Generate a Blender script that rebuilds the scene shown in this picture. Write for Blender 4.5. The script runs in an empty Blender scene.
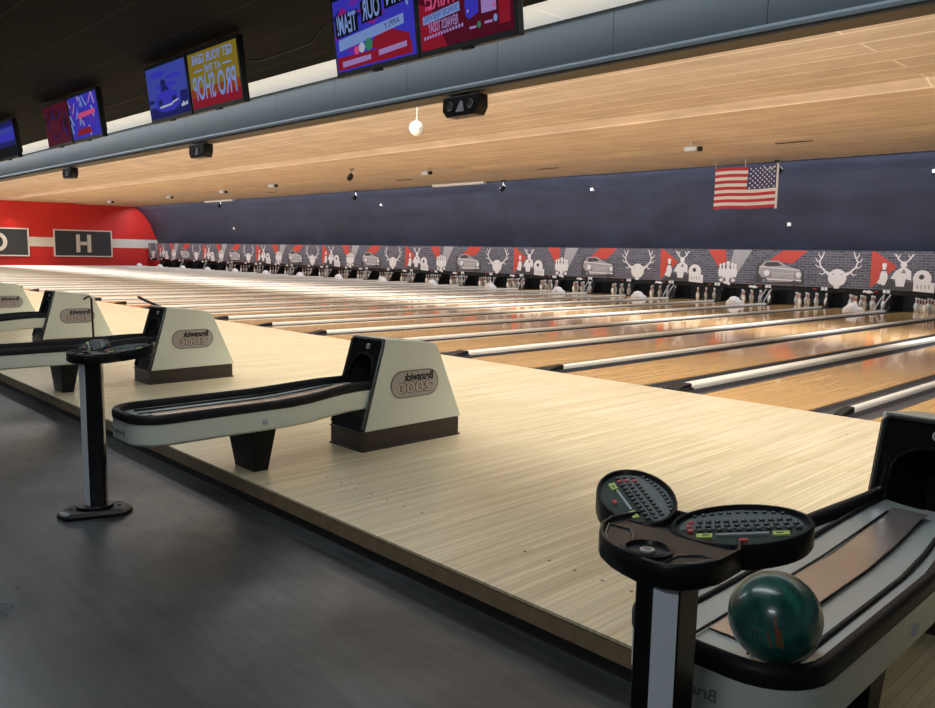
import bpy, bmesh, math, random
from math import sin, cos, pi, radians
from mathutils import Vector, Matrix
random.seed(7)
SC = bpy.context.scene
COL = SC.collection

# ------------------------------------------------------------------ camera
YAW, PITCH, ROLL, FPX = -0.8015, -0.1253, 0.0195, 800.04
fw = Vector((sin(YAW)*cos(PITCH), cos(YAW)*cos(PITCH), sin(PITCH)))
rt = fw.cross(Vector((0, 0, 1))).normalized()
up = rt.cross(fw)
r2 = rt*cos(ROLL) + up*sin(ROLL)
u2 = -rt*sin(ROLL) + up*cos(ROLL)
cd = bpy.data.cameras.new('camera')
cd.sensor_fit = 'HORIZONTAL'; cd.sensor_width = 36.0; cd.lens = FPX/935*36.0
cd.clip_start = 0.02; cd.clip_end = 300
cam = bpy.data.objects.new('camera', cd); COL.objects.link(cam)
mw = Matrix((r2, u2, -fw)).transposed().to_4x4(); mw.translation = Vector((4.4239, -7.2332, 1.3661))
cam.matrix_world = mw
SC.camera = cam

# ------------------------------------------------------------------ world, lights, exposure
SC.view_settings.view_transform = 'Standard'; SC.view_settings.look = 'None'
SC.view_settings.gamma = 1.0; SC.view_settings.use_curve_mapping = False
SC.view_settings.exposure = 0.0
W = bpy.data.worlds.new('world'); SC.world = W; W.use_nodes = True
W.node_tree.nodes['Background'].inputs[0].default_value = (0.75, 0.85, 1.0, 1)
W.node_tree.nodes['Background'].inputs[1].default_value = 0.075

def area(name, loc, target, sx, sy, power, col, spread=180):
    l = bpy.data.lights.new(name, 'AREA'); l.shape = 'RECTANGLE'; l.size = sx; l.size_y = sy
    l.energy = power; l.color = col; l.spread = radians(spread)
    o = bpy.data.objects.new(name, l); COL.objects.link(o)
    o.location = loc
    d = Vector(target) - Vector(loc)
    o.rotation_euler = d.to_track_quat('-Z', 'Y').to_euler()
    return o
# long area lamp rows behind the fascia and over the lanes, some added fill
area('approach_tubes', (-24, -1.2, 3.55), (-24, -1.9, 0), 58, 0.25, 1350, (1.0, 0.95, 0.86), 150)
area('ceiling_fill', (-24, -1.5, 3.0), (-24, 0.5, 4.2), 58, 0.15, 2100, (1.0, 0.97, 0.93), 110)  # unseen uplight added behind the fascia to brighten the beige ceiling
area('lane_light', (-24, 7.25, 4.08), (-24, 8.5, 0), 58, 0.15, 2100, (1.0, 0.96, 0.90), 80)
area('lane_light.001', (-24, 1.3, 4.16), (-24, 2.3, 0), 58, 0.2, 950, (1.0, 0.95, 0.88), 116)  # extra row added out of sight to brighten the lanes by the foul line
area('masking_tubes', (-27, 15.45, 4.10), (-27, 16.4, 1.2), 52, 0.12, 1150, (0.95, 0.97, 1.0))
area('red_wall_tubes', (-50.5, 6, 4.0), (-53.7, 8, 1.8), 1.0, 14, 105, (1.0, 0.97, 0.92))
area('panel_row_light', (-24, -2.08, 3.30), (-24, -2.15, 0), 58, 0.45, 210, (0.88, 0.94, 1.0))
area('concourse_fill', (-7, -5.9, 3.28), (-7, -5.7, 0), 22, 0.25, 250, (0.90, 0.96, 1.0))  # unseen lamp row added to lift the floor by the step and the hoods
area('concourse_fill.001', (4.6, -9.3, 3.28), (3.9, -6.6, 0.4), 1.2, 0.6, 55, (0.85, 0.93, 1.0))  # unseen lamp added near the camera to light the near stand's silver strip

# ------------------------------------------------------------------ materials
MATS = {}
def mat(name, col, rough=0.5, metal=0.0, spec=0.5, emit=None, es=0.0, coat=0.0, noise=0.0, nscale=8.0, bump=0.0):
    if name in MATS: return MATS[name]
    m = bpy.data.materials.new(name); m.use_nodes = True
    nt = m.node_tree; b = nt.nodes['Principled BSDF']
    b.inputs['Base Color'].default_value = (*col, 1)
    b.inputs['Roughness'].default_value = rough; b.inputs['Metallic'].default_value = metal
    b.inputs['Specular IOR Level'].default_value = spec
    b.inputs['Coat Weight'].default_value = coat; b.inputs['Coat Roughness'].default_value = 0.05
    if emit:
        b.inputs['Emission Color'].default_value = (*emit, 1); b.inputs['Emission Strength'].default_value = es
    if noise > 0:
        tc = nt.nodes.new('ShaderNodeTexCoord'); n = nt.nodes.new('ShaderNodeTexNoise')
        n.inputs['Scale'].default_value = nscale; n.inputs['Detail'].default_value = 4
        nt.links.new(tc.outputs['Object'], n.inputs['Vector'])
        mx = nt.nodes.new('ShaderNodeMix'); mx.data_type = 'RGBA'
        mx.inputs[6].default_value = (*[c*(1-noise) for c in col], 1)
        mx.inputs[7].default_value = (*[min(1, c*(1+noise)) for c in col], 1)
        nt.links.new(n.outputs['Fac'], mx.inputs[0]); nt.links.new(mx.outputs[2], b.inputs['Base Color'])
        if bump:
            bp = nt.nodes.new('ShaderNodeBump'); bp.inputs['Strength'].default_value = bump; bp.inputs['Distance'].default_value = 0.01
            nt.links.new(n.outputs['Fac'], bp.inputs['Height']); nt.links.new(bp.outputs[0], b.inputs['Normal'])
    MATS[name] = m
    return m

def plank_mat(name, c1, c2, mortar, length, width, axis='Y', rough=0.3, coat=0.0, grain=0.25, mort=0.0015, spec=0.5,
              gscale=(1.2, 60), blot=0.0, extra=None, rvar=0.0, world=True):
    m = bpy.data.materials.new(name); m.use_nodes = True
    nt = m.node_tree; L = nt.links; N = nt.nodes; b = N['Principled BSDF']
    if world:
        g = N.new('ShaderNodeNewGeometry'); src = g.outputs['Position']
    else:
        g = N.new('ShaderNodeTexCoord'); src = g.outputs['Object']
    sp = N.new('ShaderNodeSeparateXYZ'); L.new(src, sp.inputs[0])
    cb = N.new('ShaderNodeCombineXYZ')
    a, c = ('Y', 'X') if axis == 'Y' else ('X', 'Y')
    L.new(sp.outputs[a], cb.inputs['X']); L.new(sp.outputs[c], cb.inputs['Y'])
    br = N.new('ShaderNodeTexBrick'); L.new(cb.outputs[0], br.inputs['Vector'])
    br.inputs['Scale'].default_value = 1.0
    br.inputs['Brick Width'].default_value = length; br.inputs['Row Height'].default_value = width
    br.inputs['Mortar Size'].default_value = mort; br.inputs['Mortar Smooth'].default_value = 0.3
    br.inputs['Color1'].default_value = (*c1, 1); br.inputs['Color2'].default_value = (*c2, 1)
    br.inputs['Mortar'].default_value = (*mortar, 1)
    br.offset = 0.37
    mp = N.new('ShaderNodeMapping'); mp.inputs['Scale'].default_value = (gscale[0], gscale[1], 1)
    L.new(cb.outputs[0], mp.inputs['Vector'])
    no = N.new('ShaderNodeTexNoise'); no.inputs['Scale'].default_value = 1.0; no.inputs['Detail'].default_value = 5
    L.new(mp.outputs[0], no.inputs['Vector'])
    mr = N.new('ShaderNodeMapRange'); mr.inputs['From Min'].default_value = 0.3; mr.inputs['From Max'].default_value = 0.7
    mr.inputs['To Min'].default_value = 1-grain; mr.inputs['To Max'].default_value = 1+grain*0.5
    L.new(no.outputs['Fac'], mr.inputs['Value'])
    mx = N.new('ShaderNodeMix'); mx.data_type = 'RGBA'; mx.blend_type = 'MULTIPLY'; mx.inputs[0].default_value = 1
    L.new(br.outputs['Color'], mx.inputs[6]); L.new(mr.outputs[0], mx.inputs[7])
    out = mx.outputs[2]
    if blot:
        n2 = N.new('ShaderNodeTexNoise'); n2.inputs['Scale'].default_value = 0.9; n2.inputs['Detail'].default_value = 6
        n2.inputs['Roughness'].default_value = 0.65
        L.new(src, n2.inputs['Vector'])
        m2 = N.new('ShaderNodeMapRange'); m2.inputs['From Min'].default_value = 0.35; m2.inputs['From Max'].default_value = 0.7
        m2.inputs['To Min'].default_value = 1-blot; m2.inputs['To Max'].default_value = 1+blot
        L.new(n2.outputs['Fac'], m2.inputs['Value'])
        mx2 = N.new('ShaderNodeMix'); mx2.data_type = 'RGBA'; mx2.blend_type = 'MULTIPLY'; mx2.inputs[0].default_value = 1
        L.new(out, mx2.inputs[6]); L.new(m2.outputs[0], mx2.inputs[7]); out = mx2.outputs[2]
        if rvar:
            m3 = N.new('ShaderNodeMapRange'); m3.inputs['From Min'].default_value = 0.35; m3.inputs['From Max'].default_value = 0.7
            m3.inputs['To Min'].default_value = rough+rvar; m3.inputs['To Max'].default_value = rough-rvar
            L.new(n2.outputs['Fac'], m3.inputs['Value']); L.new(m3.outputs[0], b.inputs['Roughness'])
    if extra:   # (y position, colour factor beyond it): the boards nearer the foul line are a lighter wood
        gt = N.new('ShaderNodeMath'); gt.operation = 'GREATER_THAN'; gt.inputs[1].default_value = extra[0]
        L.new(sp.outputs['Y'], gt.inputs[0])
        mx3 = N.new('ShaderNodeMix'); mx3.data_type = 'RGBA'; mx3.blend_type = 'MULTIPLY'
        mx3.inputs[7].default_value = (*extra[1], 1)
        L.new(gt.outputs[0], mx3.inputs[0]); L.new(out, mx3.inputs[6]); out = mx3.outputs[2]
    L.new(out, b.inputs['Base Color'])
    if not (blot and rvar): b.inputs['Roughness'].default_value = rough
    b.inputs['Coat Weight'].default_value = coat; b.inputs['Coat Roughness'].default_value = 0.04
    b.inputs['Specular IOR Level'].default_value = spec
    MATS[name] = m
    return m

M_appr = plank_mat('maple_boards', (0.63, 0.56, 0.39), (0.52, 0.445, 0.285), (0.40, 0.32, 0.20), 1.9, 0.034, 'Y', 0.34, 0.15, 0.22,
                   extra=(-1.75, (1.05, 1.04, 1.10)), gscale=(1.0, 40))
M_lane = plank_mat('lane_wood', (0.72, 0.46, 0.19), (0.60, 0.36, 0.14), (0.42, 0.24, 0.10), 2.6, 0.034, 'Y', 0.10, 0.35, 0.16, mort=0.001, gscale=(0.8, 45))
M_floor = plank_mat('grey_vinyl_plank', (0.046, 0.050, 0.052), (0.032, 0.035, 0.037), (0.018, 0.018, 0.019), 1.22, 0.18, 'X', 0.34, 0.0, 0.35,
                    mort=0.0015, gscale=(3.0, 22), blot=0.42, rvar=0.10, spec=0.5)
M_ceil = plank_mat('beige_ceiling_plank', (0.62, 0.53, 0.42), (0.56, 0.47, 0.36), (0.84, 0.79, 0.70), 900.0, 0.61, 'X', 0.55, 0.0, 0.16, mort=0.022,
                   gscale=(0.6, 9), blot=0.12)
M_dceil = plank_mat('dark_ceiling_tile', (0.010, 0.0105, 0.0115), (0.009, 0.0095, 0.010), (0.045, 0.045, 0.045), 200.0, 0.644, 'X', 0.9, 0.0, 0.1, mort=0.006, spec=0.1,
                    gscale=(3, 9))
M_navy = plank_mat('navy_panels', (0.038, 0.045, 0.075), (0.032, 0.038, 0.064), (0.022, 0.026, 0.045), 3.4, 0.6, 'X', 0.5, 0.0, 0.25, mort=0.003, gscale=(0.7, 3), spec=0.3)
M_oak = mat('oak_edge', (0.20, 0.14, 0.08), 0.5, noise=0.45, nscale=14)
M_kick = mat('dark_kick', (0.022, 0.019, 0.016), 0.5)
M_fascia = mat('blue_grey_paint', (0.036, 0.054, 0.068), 0.45, noise=0.1, nscale=1.5)
M_fasciaL = mat('fascia_trim_paint', (0.11, 0.14, 0.165), 0.35)
M_brownd = mat('dark_brown_soffit', (0.050, 0.040, 0.030), 0.6)
M_red = mat('red_paint', (0.60, 0.022, 0.018), 0.5, noise=0.06, nscale=1)
M_white = mat('white_paint', (0.70, 0.70, 0.68), 0.45)
M_panel = mat('lit_ceiling_panel', (0.75, 0.75, 0.72), 0.6, emit=(0.93, 0.97, 1.0), es=0.36)
M_beige = mat('ivory_plastic', (0.66, 0.69, 0.585), 0.36, noise=0.04, nscale=5)
M_black = mat('black_plastic', (0.008, 0.008, 0.009), 0.33, spec=0.17)
M_blackg = mat('gloss_black_plastic', (0.007, 0.007, 0.008), 0.15, spec=0.4)
M_rubber = mat('black_rubber', (0.008, 0.008, 0.010), 0.5, spec=0.22)
M_base = mat('dark_brown_laminate', (0.030, 0.021, 0.017), 0.42)
M_track = mat('pale_grey_track', (0.40, 0.44, 0.43), 0.28, noise=0.05)
M_deck = mat('worn_steel_plate', (0.38, 0.34, 0.33), 0.2, metal=0.6, noise=0.2, nscale=6)
M_glint = mat('glint_metal', (0.75, 0.75, 0.77), 0.12, metal=1.0)
M_alu = mat('brushed_aluminium', (0.42, 0.44, 0.48), 0.35, metal=0.15)
M_badge = mat('badge_silver', (0.36, 0.35, 0.335), 0.35, metal=0.2)
M_badged = mat('badge_dark', (0.13, 0.105, 0.10), 0.4)
M_badger = mat('badge_rose', (0.46, 0.38, 0.35), 0.4)
M_gutter = mat('gutter_grey', (0.060, 0.063, 0.075), 0.35, noise=0.15, nscale=3)
M_cap = mat('cream_capping', (0.66, 0.645, 0.61), 0.3)
M_capb = mat('matt_black_plastic', (0.010, 0.010, 0.011), 0.6, spec=0.2)
M_edge = mat('dark_grey_edge', (0.045, 0.045, 0.045), 0.25)
M_dark = mat('void_black', (0.006, 0.006, 0.007), 0.7)
M_lblue = mat('grey_white_print', (0.34, 0.34, 0.38), 0.5)
M_pw = mat('white_print', (0.72, 0.72, 0.76), 0.5)
M_pr = mat('red_print', (0.50, 0.055, 0.04), 0.5)
M_pd = mat('charcoal_print', (0.045, 0.045, 0.055), 0.5)
M_pm = mat('mid_grey_print', (0.22, 0.22, 0.26), 0.5)
M_pinw = mat('pin_white', (0.75, 0.74, 0.70), 0.25)
M_pinr = mat('pin_red', (0.55, 0.03, 0.03), 0.3)
M_navys = mat('sign_slate', (0.030, 0.036, 0.046), 0.5)
M_brick = None
def brick():
    m = bpy.data.materials.new('grey_brick_print'); m.use_nodes = True
    nt = m.node_tree; L = nt.links; N = nt.nodes; b = N['Principled BSDF']
    g = N.new('ShaderNodeNewGeometry'); sp = N.new('ShaderNodeSeparateXYZ'); cb = N.new('ShaderNodeCombineXYZ')
    L.new(g.outputs['Position'], sp.inputs[0]); L.new(sp.outputs['X'], cb.inputs['X']); L.new(sp.outputs['Z'], cb.inputs['Y'])
    br = N.new('ShaderNodeTexBrick'); L.new(cb.outputs[0], br.inputs['Vector']); br.inputs['Scale'].default_value = 1
    br.inputs['Brick Width'].default_value = 0.22; br.inputs['Row Height'].default_value = 0.075; br.inputs['Mortar Size'].default_value = 0.008
    br.inputs['Color1'].default_value = (0.045, 0.05, 0.078, 1); br.inputs['Color2'].default_value = (0.10, 0.105, 0.145, 1)
    br.inputs['Mortar'].default_value = (0.20, 0.20, 0.26, 1)
    L.new(br.outputs['Color'], b.inputs['Base Color']); b.inputs['Roughness'].default_value = 0.6
    return m
M_brick = brick()

# ------------------------------------------------------------------ mesh builder
class MB:
    def __init__(s): s.v = []; s.f = []; s.m = []; s.ms = []
    def mi(s, m):
        if m not in s.ms: s.ms.append(m)
        return s.ms.index(m)
    def add(s, vs, fs, m, T=None):
        o = len(s.v)
        for q in vs:
            q = Vector(q)
            s.v.append(T @ q if T else q)
        k = s.mi(m)
        for f in fs: s.f.append([o+i for i in f]); s.m.append(k)
        return s
    def box(s, x0, y0, z0, x1, y1, z1, m, T=None):
        vs = [(x, y, z) for x in (x0, x1) for y in (y0, y1) for z in (z0, z1)]
        return s.add(vs, [(0, 1, 3, 2), (4, 6, 7, 5), (0, 4, 5, 1), (2, 3, 7, 6), (0, 2, 6, 4), (1, 5, 7, 3)], m, T)
    def prism(s, pts, h0, h1, m, axis='Z', T=None, m_top=None):
        # pts in the two remaining axes; extruded along axis
        def P(a, b, h): return {'Z': (a, b, h), 'X': (h, a, b), 'Y': (a, h, b)}[axis]
        n = len(pts)
        vs = [P(a, b, h0) for a, b in pts] + [P(a, b, h1) for a, b in pts]
        fs = [[i, (i+1) % n, (i+1) % n+n, i+n] for i in range(n)] + [list(range(n))[::-1]]
        s.add(vs, fs, m, T)
        o = len(s.v)-2*n
        s.f.append([o+n+i for i in range(n)]); s.m.append(s.mi(m_top or m))
        return s
    def poly(s, pts3, m, T=None): return s.add(pts3, [list(range(len(pts3)))], m, T)
    def tube(s, path, r, m, n=8, T=None, closed=False, rs=None):
        P = [Vector(q) for q in path]; k = len(P); vs = []; fs = []
        prev = None
        for i, q in enumerate(P):
            if closed: d = P[(i+1) % k]-P[i-1]
            else: d = P[min(i+1, k-1)]-P[max(i-1, 0)]
            d.normalize()
            if prev is None:
                a = Vector((0, 0, 1)) if abs(d.z) < 0.9 else Vector((1, 0, 0))
                u = d.cross(a).normalized()
            else:
                u = (prev - d*prev.dot(d)).normalized()
            prev = u; w = d.cross(u); rr = rs[i] if rs else r
            for j in range(n):
                t = 2*pi*j/n; vs.append(q + (u*cos(t)+w*sin(t))*rr)
        for i in range(k if closed else k-1):
            for j in range(n):
                a = i*n+j; b2 = i*n+(j+1) % n; c = ((i+1) % k)*n+(j+1) % n; d2 = ((i+1) % k)*n+j
                fs.append([a, b2, c, d2])
        if not closed: fs += [list(range(n))[::-1], [(k-1)*n+j for j in range(n)]]
        return s.add(vs, fs, m, T)
    def lathe(s, prof, m, n=16, T=None, mats=None):
        vs = []; o = len(s.v)
        for r, z in prof:
            for j in range(n):
                t = 2*pi*j/n; vs.append((r*cos(t), r*sin(t), z))
        k = len(prof)
        for i in range(k-1):
            fs = [[i*n+j, i*n+(j+1) % n, (i+1)*n+(j+1) % n, (i+1)*n+j] for j in range(n)]
            if i == 0: s.add(vs, fs, (mats or [m]*k)[0], T)
            else:
                kk = s.mi((mats or [m]*k)[i])
                for f in fs: s.f.append([o+q for q in f]); s.m.append(kk)
        kk = s.mi(m)
        s.f.append([o+j for j in range(n)][::-1]); s.m.append(kk)
        s.f.append([o+(k-1)*n+j for j in range(n)]); s.m.append(kk)
        return s
    def sweep(s, path, sec, m, T=None, closed=False):
        # path: list of (Vector pos, Vector inward, dz) ; sec: list of (offset_inward, z)
        vs = []; fs = []; n = len(sec); k = len(path)
        for pos, inn, dz in path:
            for a, z in sec: vs.append((pos[0]+inn[0]*a, pos[1]+inn[1]*a, z+dz))
        for i in range(k if closed else k-1):
            for j in range(n):
                fs.append([i*n+j, i*n+(j+1) % n, ((i+1) % k)*n+(j+1) % n, ((i+1) % k)*n+j])
        if not closed: fs += [list(range(n)), [(k-1)*n+j for j in range(n)][::-1]]
        return s.add(vs, fs, m, T)
    def text(s, string, size, m, T, mirror=True, width=None, bold=0.0, ext=0.0):
        c = bpy.data.curves.new('t', 'FONT'); c.body = string; c.size = size; c.align_x = 'CENTER'; c.align_y = 'CENTER'
        c.offset = bold; c.resolution_u = 3; c.extrude = ext
        o = bpy.data.objects.new('t', c); me = bpy.data.meshes.new_from_object(o)
        sx = 1.0
        if width:
            xs = [v.co.x for v in me.vertices] or [0]
            w = max(xs)-min(xs); sx = width/w if w > 0 else 1
        sg = -1 if mirror else 1
        s.add([(v.co.x*sg*sx, v.co.y, v.co.z) for v in me.vertices], [list(q.vertices) for q in me.polygons], m, T)
        bpy.data.meshes.remove(me); bpy.data.objects.remove(o); bpy.data.curves.remove(c)
        return s
    def build(s, name, parent=None, loc=(0, 0, 0), rot=(0, 0, 0), smooth=35, bevel=0, seg=2, fix=True):
        me = bpy.data.meshes.new(name); me.from_pydata([tuple(q) for q in s.v], [], s.f)
        for m in s.ms: me.materials.append(m)
        me.polygons.foreach_set('material_index', s.m)
        me.update()
        if fix:
            bm = bmesh.new(); bm.from_mesh(me); bmesh.ops.recalc_face_normals(bm, faces=bm.faces); bm.to_mesh(me); bm.free()
        if smooth:
            me.shade_smooth(); me.set_sharp_from_angle(angle=radians(smooth))
        o = bpy.data.objects.new(name, me); COL.objects.link(o)
        o.parent = parent; o.location = loc; o.rotation_euler = rot
        if bevel:
            b = o.modifiers.new('bevel', 'BEVEL'); b.width = bevel; b.segments = seg; b.limit_method = 'ANGLE'; b.angle_limit = radians(40)
        return o
def tag(o, label, cat, group=None):
    o['label'] = label; o['category'] = cat
    if group: o['group'] = group
    return o
def struct(o): o['kind'] = 'structure'; return o
def empty(name, loc, rz=0):
    o = bpy.data.objects.new(name, None); COL.objects.link(o); o.location = loc; o.rotation_euler = (0, 0, rz)
    o.empty_display_size = 0.1
    return o
def copy_tree(o, parent=None):
    c = o.copy(); COL.objects.link(c); c.parent = parent
    for ch in list(o.children): copy_tree(ch, c)
    return c
ORD = ['first', 'second', 'third', 'fourth', 'fifth', 'sixth', 'seventh', 'eighth', 'ninth', 'tenth', 'eleventh', 'twelfth', 'thirteenth',
       'fourteenth', 'fifteenth', 'sixteenth', 'seventeenth', 'eighteenth', 'nineteenth', 'twentieth']
def ordn(i):
    if i < 20: return ORD[i]
    if i == 29: return 'thirtieth'
    if i < 29: return 'twenty-' + ORD[i-20]
    return 'thirty-' + ORD[i-30]

XW = -53.705; YS = -4.936; H = 0.1465; FY = -1.83; S = 3.39

# ================================================================== SETTING
# concourse floor
struct(MB().box(-56, -13, -H-0.1, 12, YS+0.02, -H, M_floor).build('floor', smooth=0))
# raised approach with its dots
b = MB().box(XW, YS+0.004, -0.03, 9, -0.004, 0, M_appr)
for k in range(-12, 3):
    for c0 in (0.889, 2.501):
        for j in range(-3, 4):
            for yy in ((-4.55,) if j % 1 == 0 else ()):
                cx = S*k + c0 + j*0.147
                if cx > 8.5 or cx < XW+1: continue
                b.poly([(cx+0.008*cos(t*pi/4), yy+0.008*sin(t*pi/4), 0.0006) for t in range(8)], M_kick)
            cx = S*k + c0 + j*0.147
            if k > -5: b.poly([(cx+0.008*cos(t*pi/4), -0.75+0.008*sin(t*pi/4), 0.0006) for t in range(8)], M_kick)
struct(b.build('floor.001', smooth=0))
struct(MB().box(XW, YS-0.004, -0.012, 9, YS+0.004, 0.0005, M_appr).box(XW, YS-0.002, -0.088, 9, YS+0.03, -0.012, M_oak).build('trim_1', smooth=0))
struct(MB().box(XW, YS+0.012, -H, 9, YS+0.06, -0.088, M_kick).build('trim_2', smooth=0))
# sub floor under lanes
struct(MB().box(XW, 0, -0.22, 9, 18.2, -0.10, M_dark).build('floor.002', smooth=0))
# concourse ceiling, lit panel row, fascia
CZ = 3.316
struct(MB().box(-56, -13, CZ, 12, -2.32, CZ+0.06, M_dceil).build('ceiling', smooth=0))
b = MB()
x = -55.3
while x < 11:
    b.box(x, -2.315, CZ, x+1.27, FY-0.005, CZ+0.05, M_panel); x += 1.285
struct(b.build('trim_3', smooth=0))
b = MB(); x = -54.6
b.box(-56, FY+0.02, 2.955, 12, FY+0.10, 3.5, M_fascia)
while x < 11:
    b.box(x, FY-0.002, 2.95, x+1.275, FY+0.02, 3.5, M_fascia); x += 1.28
struct(b.build('trim_4', smooth=0))
struct(MB().prism([(FY-0.004, 2.955), (FY-0.03, 2.93), (FY-0.03, 2.905), (FY+0.10, 2.895), (FY+0.12, 2.955)], -56, 12, M_fasciaL, 'X').build('trim_5', smooth=0))
struct(MB().box(-56, FY-0.02, 2.878, 12, FY+0.20, 2.904, M_brownd).build('trim_6', smooth=0))
# beige lane ceiling with two drops
prof = [(FY+0.1, 4.26), (7.0, 4.26), (7.35, 4.15), (11.6, 4.20), (12.0, 4.16), (15.6, 4.17)]
b = MB()
pr = [(y, z) for y, z in prof] + [(y, z+0.08) for y, z in prof[::-1]]
b.prism(pr, -56, 10, M_ceil, 'X')
struct(b.build('ceiling.001', smooth=0))
# dark curved end wall
pw = [(15.6, 4.17), (16.05, 3.98), (16.367, 3.70), (16.62, 3.36), (16.85, 3.01), (17.08, 2.45), (17.33, 1.81), (17.5, 1.2), (17.55, 0.55)]
b = MB(); b.prism(pw + [(y+0.08, z+0.02) for y, z in pw[::-1]], -56, 10, M_navy, 'X')
struct(b.build('wall_back', smooth=40))
struct(MB().box(-56, 17.50, -0.22, 10, 17.6, 0.6, M_dark).build('wall_back.001', smooth=0))
# side wall, red, with stripe
b = MB().box(XW-0.1, -13, -H, XW, 18.2, 4.5, M_red)
struct(b.build('wall_left', smooth=0))
struct(MB().box(XW, 2.0, 1.27, XW+0.02, 17.6, 1.88, M_white).build('trim_7', smooth=0))
# other enclosing surfaces (out of frame)
M_wallr = mat('charcoal_wall_paint', (0.05, 0.05, 0.055), 0.7)
struct(MB().box(9.0, -2, -0.2, 9.1, 18.2, 4.5, M_wallr).build('wall_right', smooth=0))

# ================================================================== SIGNS ON THE RED WALL
def wall_sign(letter, y0, y1, label):
    t = empty('letter_sign', (XW+0.02, (y0+y1)/2, 1.52)); tag(t, label, 'sign', 'letter signs on the red wall')
    w = (y1-y0)/2; h = 0.83
    b = MB().box(0, -w, -h, 0.06, w, h, M_navys); b.build('panel', t)
    b = MB()
    for a in ((-w-0.08, -h-0.08, w+0.08, -h), (-w-0.08, h, w+0.08, h+0.08), (-w-0.08, -h, -w, h), (w, -h, w+0.08, h)):
        b.box(0, a[0], a[1], 0.09, a[2], a[3], M_white)
    b.build('frame', t)
    T = Matrix.Translation((0.065, 0, 0)) @ Matrix(((0, 0, 1, 0), (1, 0, 0, 0), (0, 1, 0, 0), (0, 0, 0, 1)))
    b = MB(); q = M_white
    if letter == 'H':
        for sx in (-1, 1): b.box(0.06, sx*0.36-0.12, -0.60, 0.10, sx*0.36+0.12, 0.60, q)
        b.box(0.06, -0.3, -0.12, 0.10, 0.3, 0.12, q)
    else:
        n = 32; ring = []
        for i in range(n):
            t2 = 2*pi*i/n; ring.append((cos(t2), sin(t2)))
        vs = [(0.10, 0.55*a, 0.60*c) for a, c in ring] + [(0.10, 0.32*a, 0.37*c) for a, c in ring] + [(0.06, 0.55*a, 0.60*c) for a, c in ring] + [(0.06, 0.32*a, 0.37*c) for a, c in ring]
        fs = []
        for i in range(n):
            j = (i+1) % n; fs += [[i, j, n+j, n+i], [2*n+i, 2*n+j, j, i], [n+i, n+j, 3*n+j, 3*n+i]]
        b.add(vs, fs, q)
    b.build('letter', t)
wall_sign('H', 10.38, 14.02, 'dark framed sign panel with a white letter H on the red wall')
wall_sign('O', 5.2, 8.72, 'dark framed sign panel with a white round letter O at the left picture edge')

# ================================================================== LANES
def lane_unit():
    t = empty('bowling_lane', (0, 0, 0))
    MB().box(-0.527, 0.004, -0.09, 0.527, 17.45, 0, M_lane).build('lane_bed', t, smooth=0)
    for sg in (-1, 1):
        pts = [(0.529, -0.012), (0.54, -0.05), (0.58, -0.075), (0.645, -0.085), (0.71, -0.075), (0.75, -0.05), (0.762, -0.005)]
        prof = [(sg*a, z) for a, z in pts] + [(sg*a, z-0.012) for a, z in pts[::-1]]
        MB().prism(prof, 0.006, 17.2, M_gutter, 'Y').build('gutter', t)
    # arrows and dots inlaid in the bed are its surface
    return t
lane0 = lane_unit(); lanes = [(S*k+0.889, k, 0) for k in range(-15, 2)] + [(S*k+2.501, k, 1) for k in range(-16, 1)]
lanes.sort(reverse=True)
LX = []
for i, (x, k, j) in enumerate(lanes):
    o = lane0 if i == 0 else copy_tree(lane0)
    o.location = (x, 0, 0); LX.append(x)
    tag(o, 'glossy wooden bowling lane, the %s lane from the right' % ordn(i), 'bowling lane', 'bowling lanes side by side')
def capping(w, wide):
    t = empty('division_capping', (0, 0, 0))
    n = 7; pr = [(-w, -0.03), (-w, 0.012)] + [(-w*cos(pi*i/n), 0.012+0.034*sin(pi*i/n)) for i in range(1, n)] + [(w, 0.012), (w, -0.03)]
    MB().prism(pr, 0.27, 16.1, M_cap, 'Y').build('rail', t)
    we = w+0.006
    b = MB().prism([(0.01, -0.03), (0.01, 0.010), (0.06, 0.026), (0.24, 0.050), (0.28, 0.050), (0.28, -0.03)], -we, we, M_capb, 'X')
    if wide: b.box(-0.122, 0.012, -0.04, 0.122, 0.26, 0.010, M_capb)
    b.build('end_cap', t, bevel=0.008)
    return t
cw = capping(0.075, True); ct = capping(0.036, False)
i = 0; seen = {0: False, 1: False}
divs = sorted([(S*k, 0) for k in range(-15, 2)] + [(S*k+1.695, 1) for k in range(-16, 1)], reverse=True)
for i, (x, j) in enumerate(divs):
    src = (cw, ct)[j]
    o = src if not seen[j] else copy_tree(src); seen[j] = True
    o.location = (x, 0, 0)
    tag(o, '%s cream lane division strip with black end cap, the %s division from the right' % (('wide', 'narrow')[j], ordn(i)), 'lane divider', 'divisions between the lanes')
# fill floors under divisions
struct(MB().box(XW, 0.0, -0.10, 9, 0.005, -0.002, M_kick).build('trim_8', smooth=0))

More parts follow.
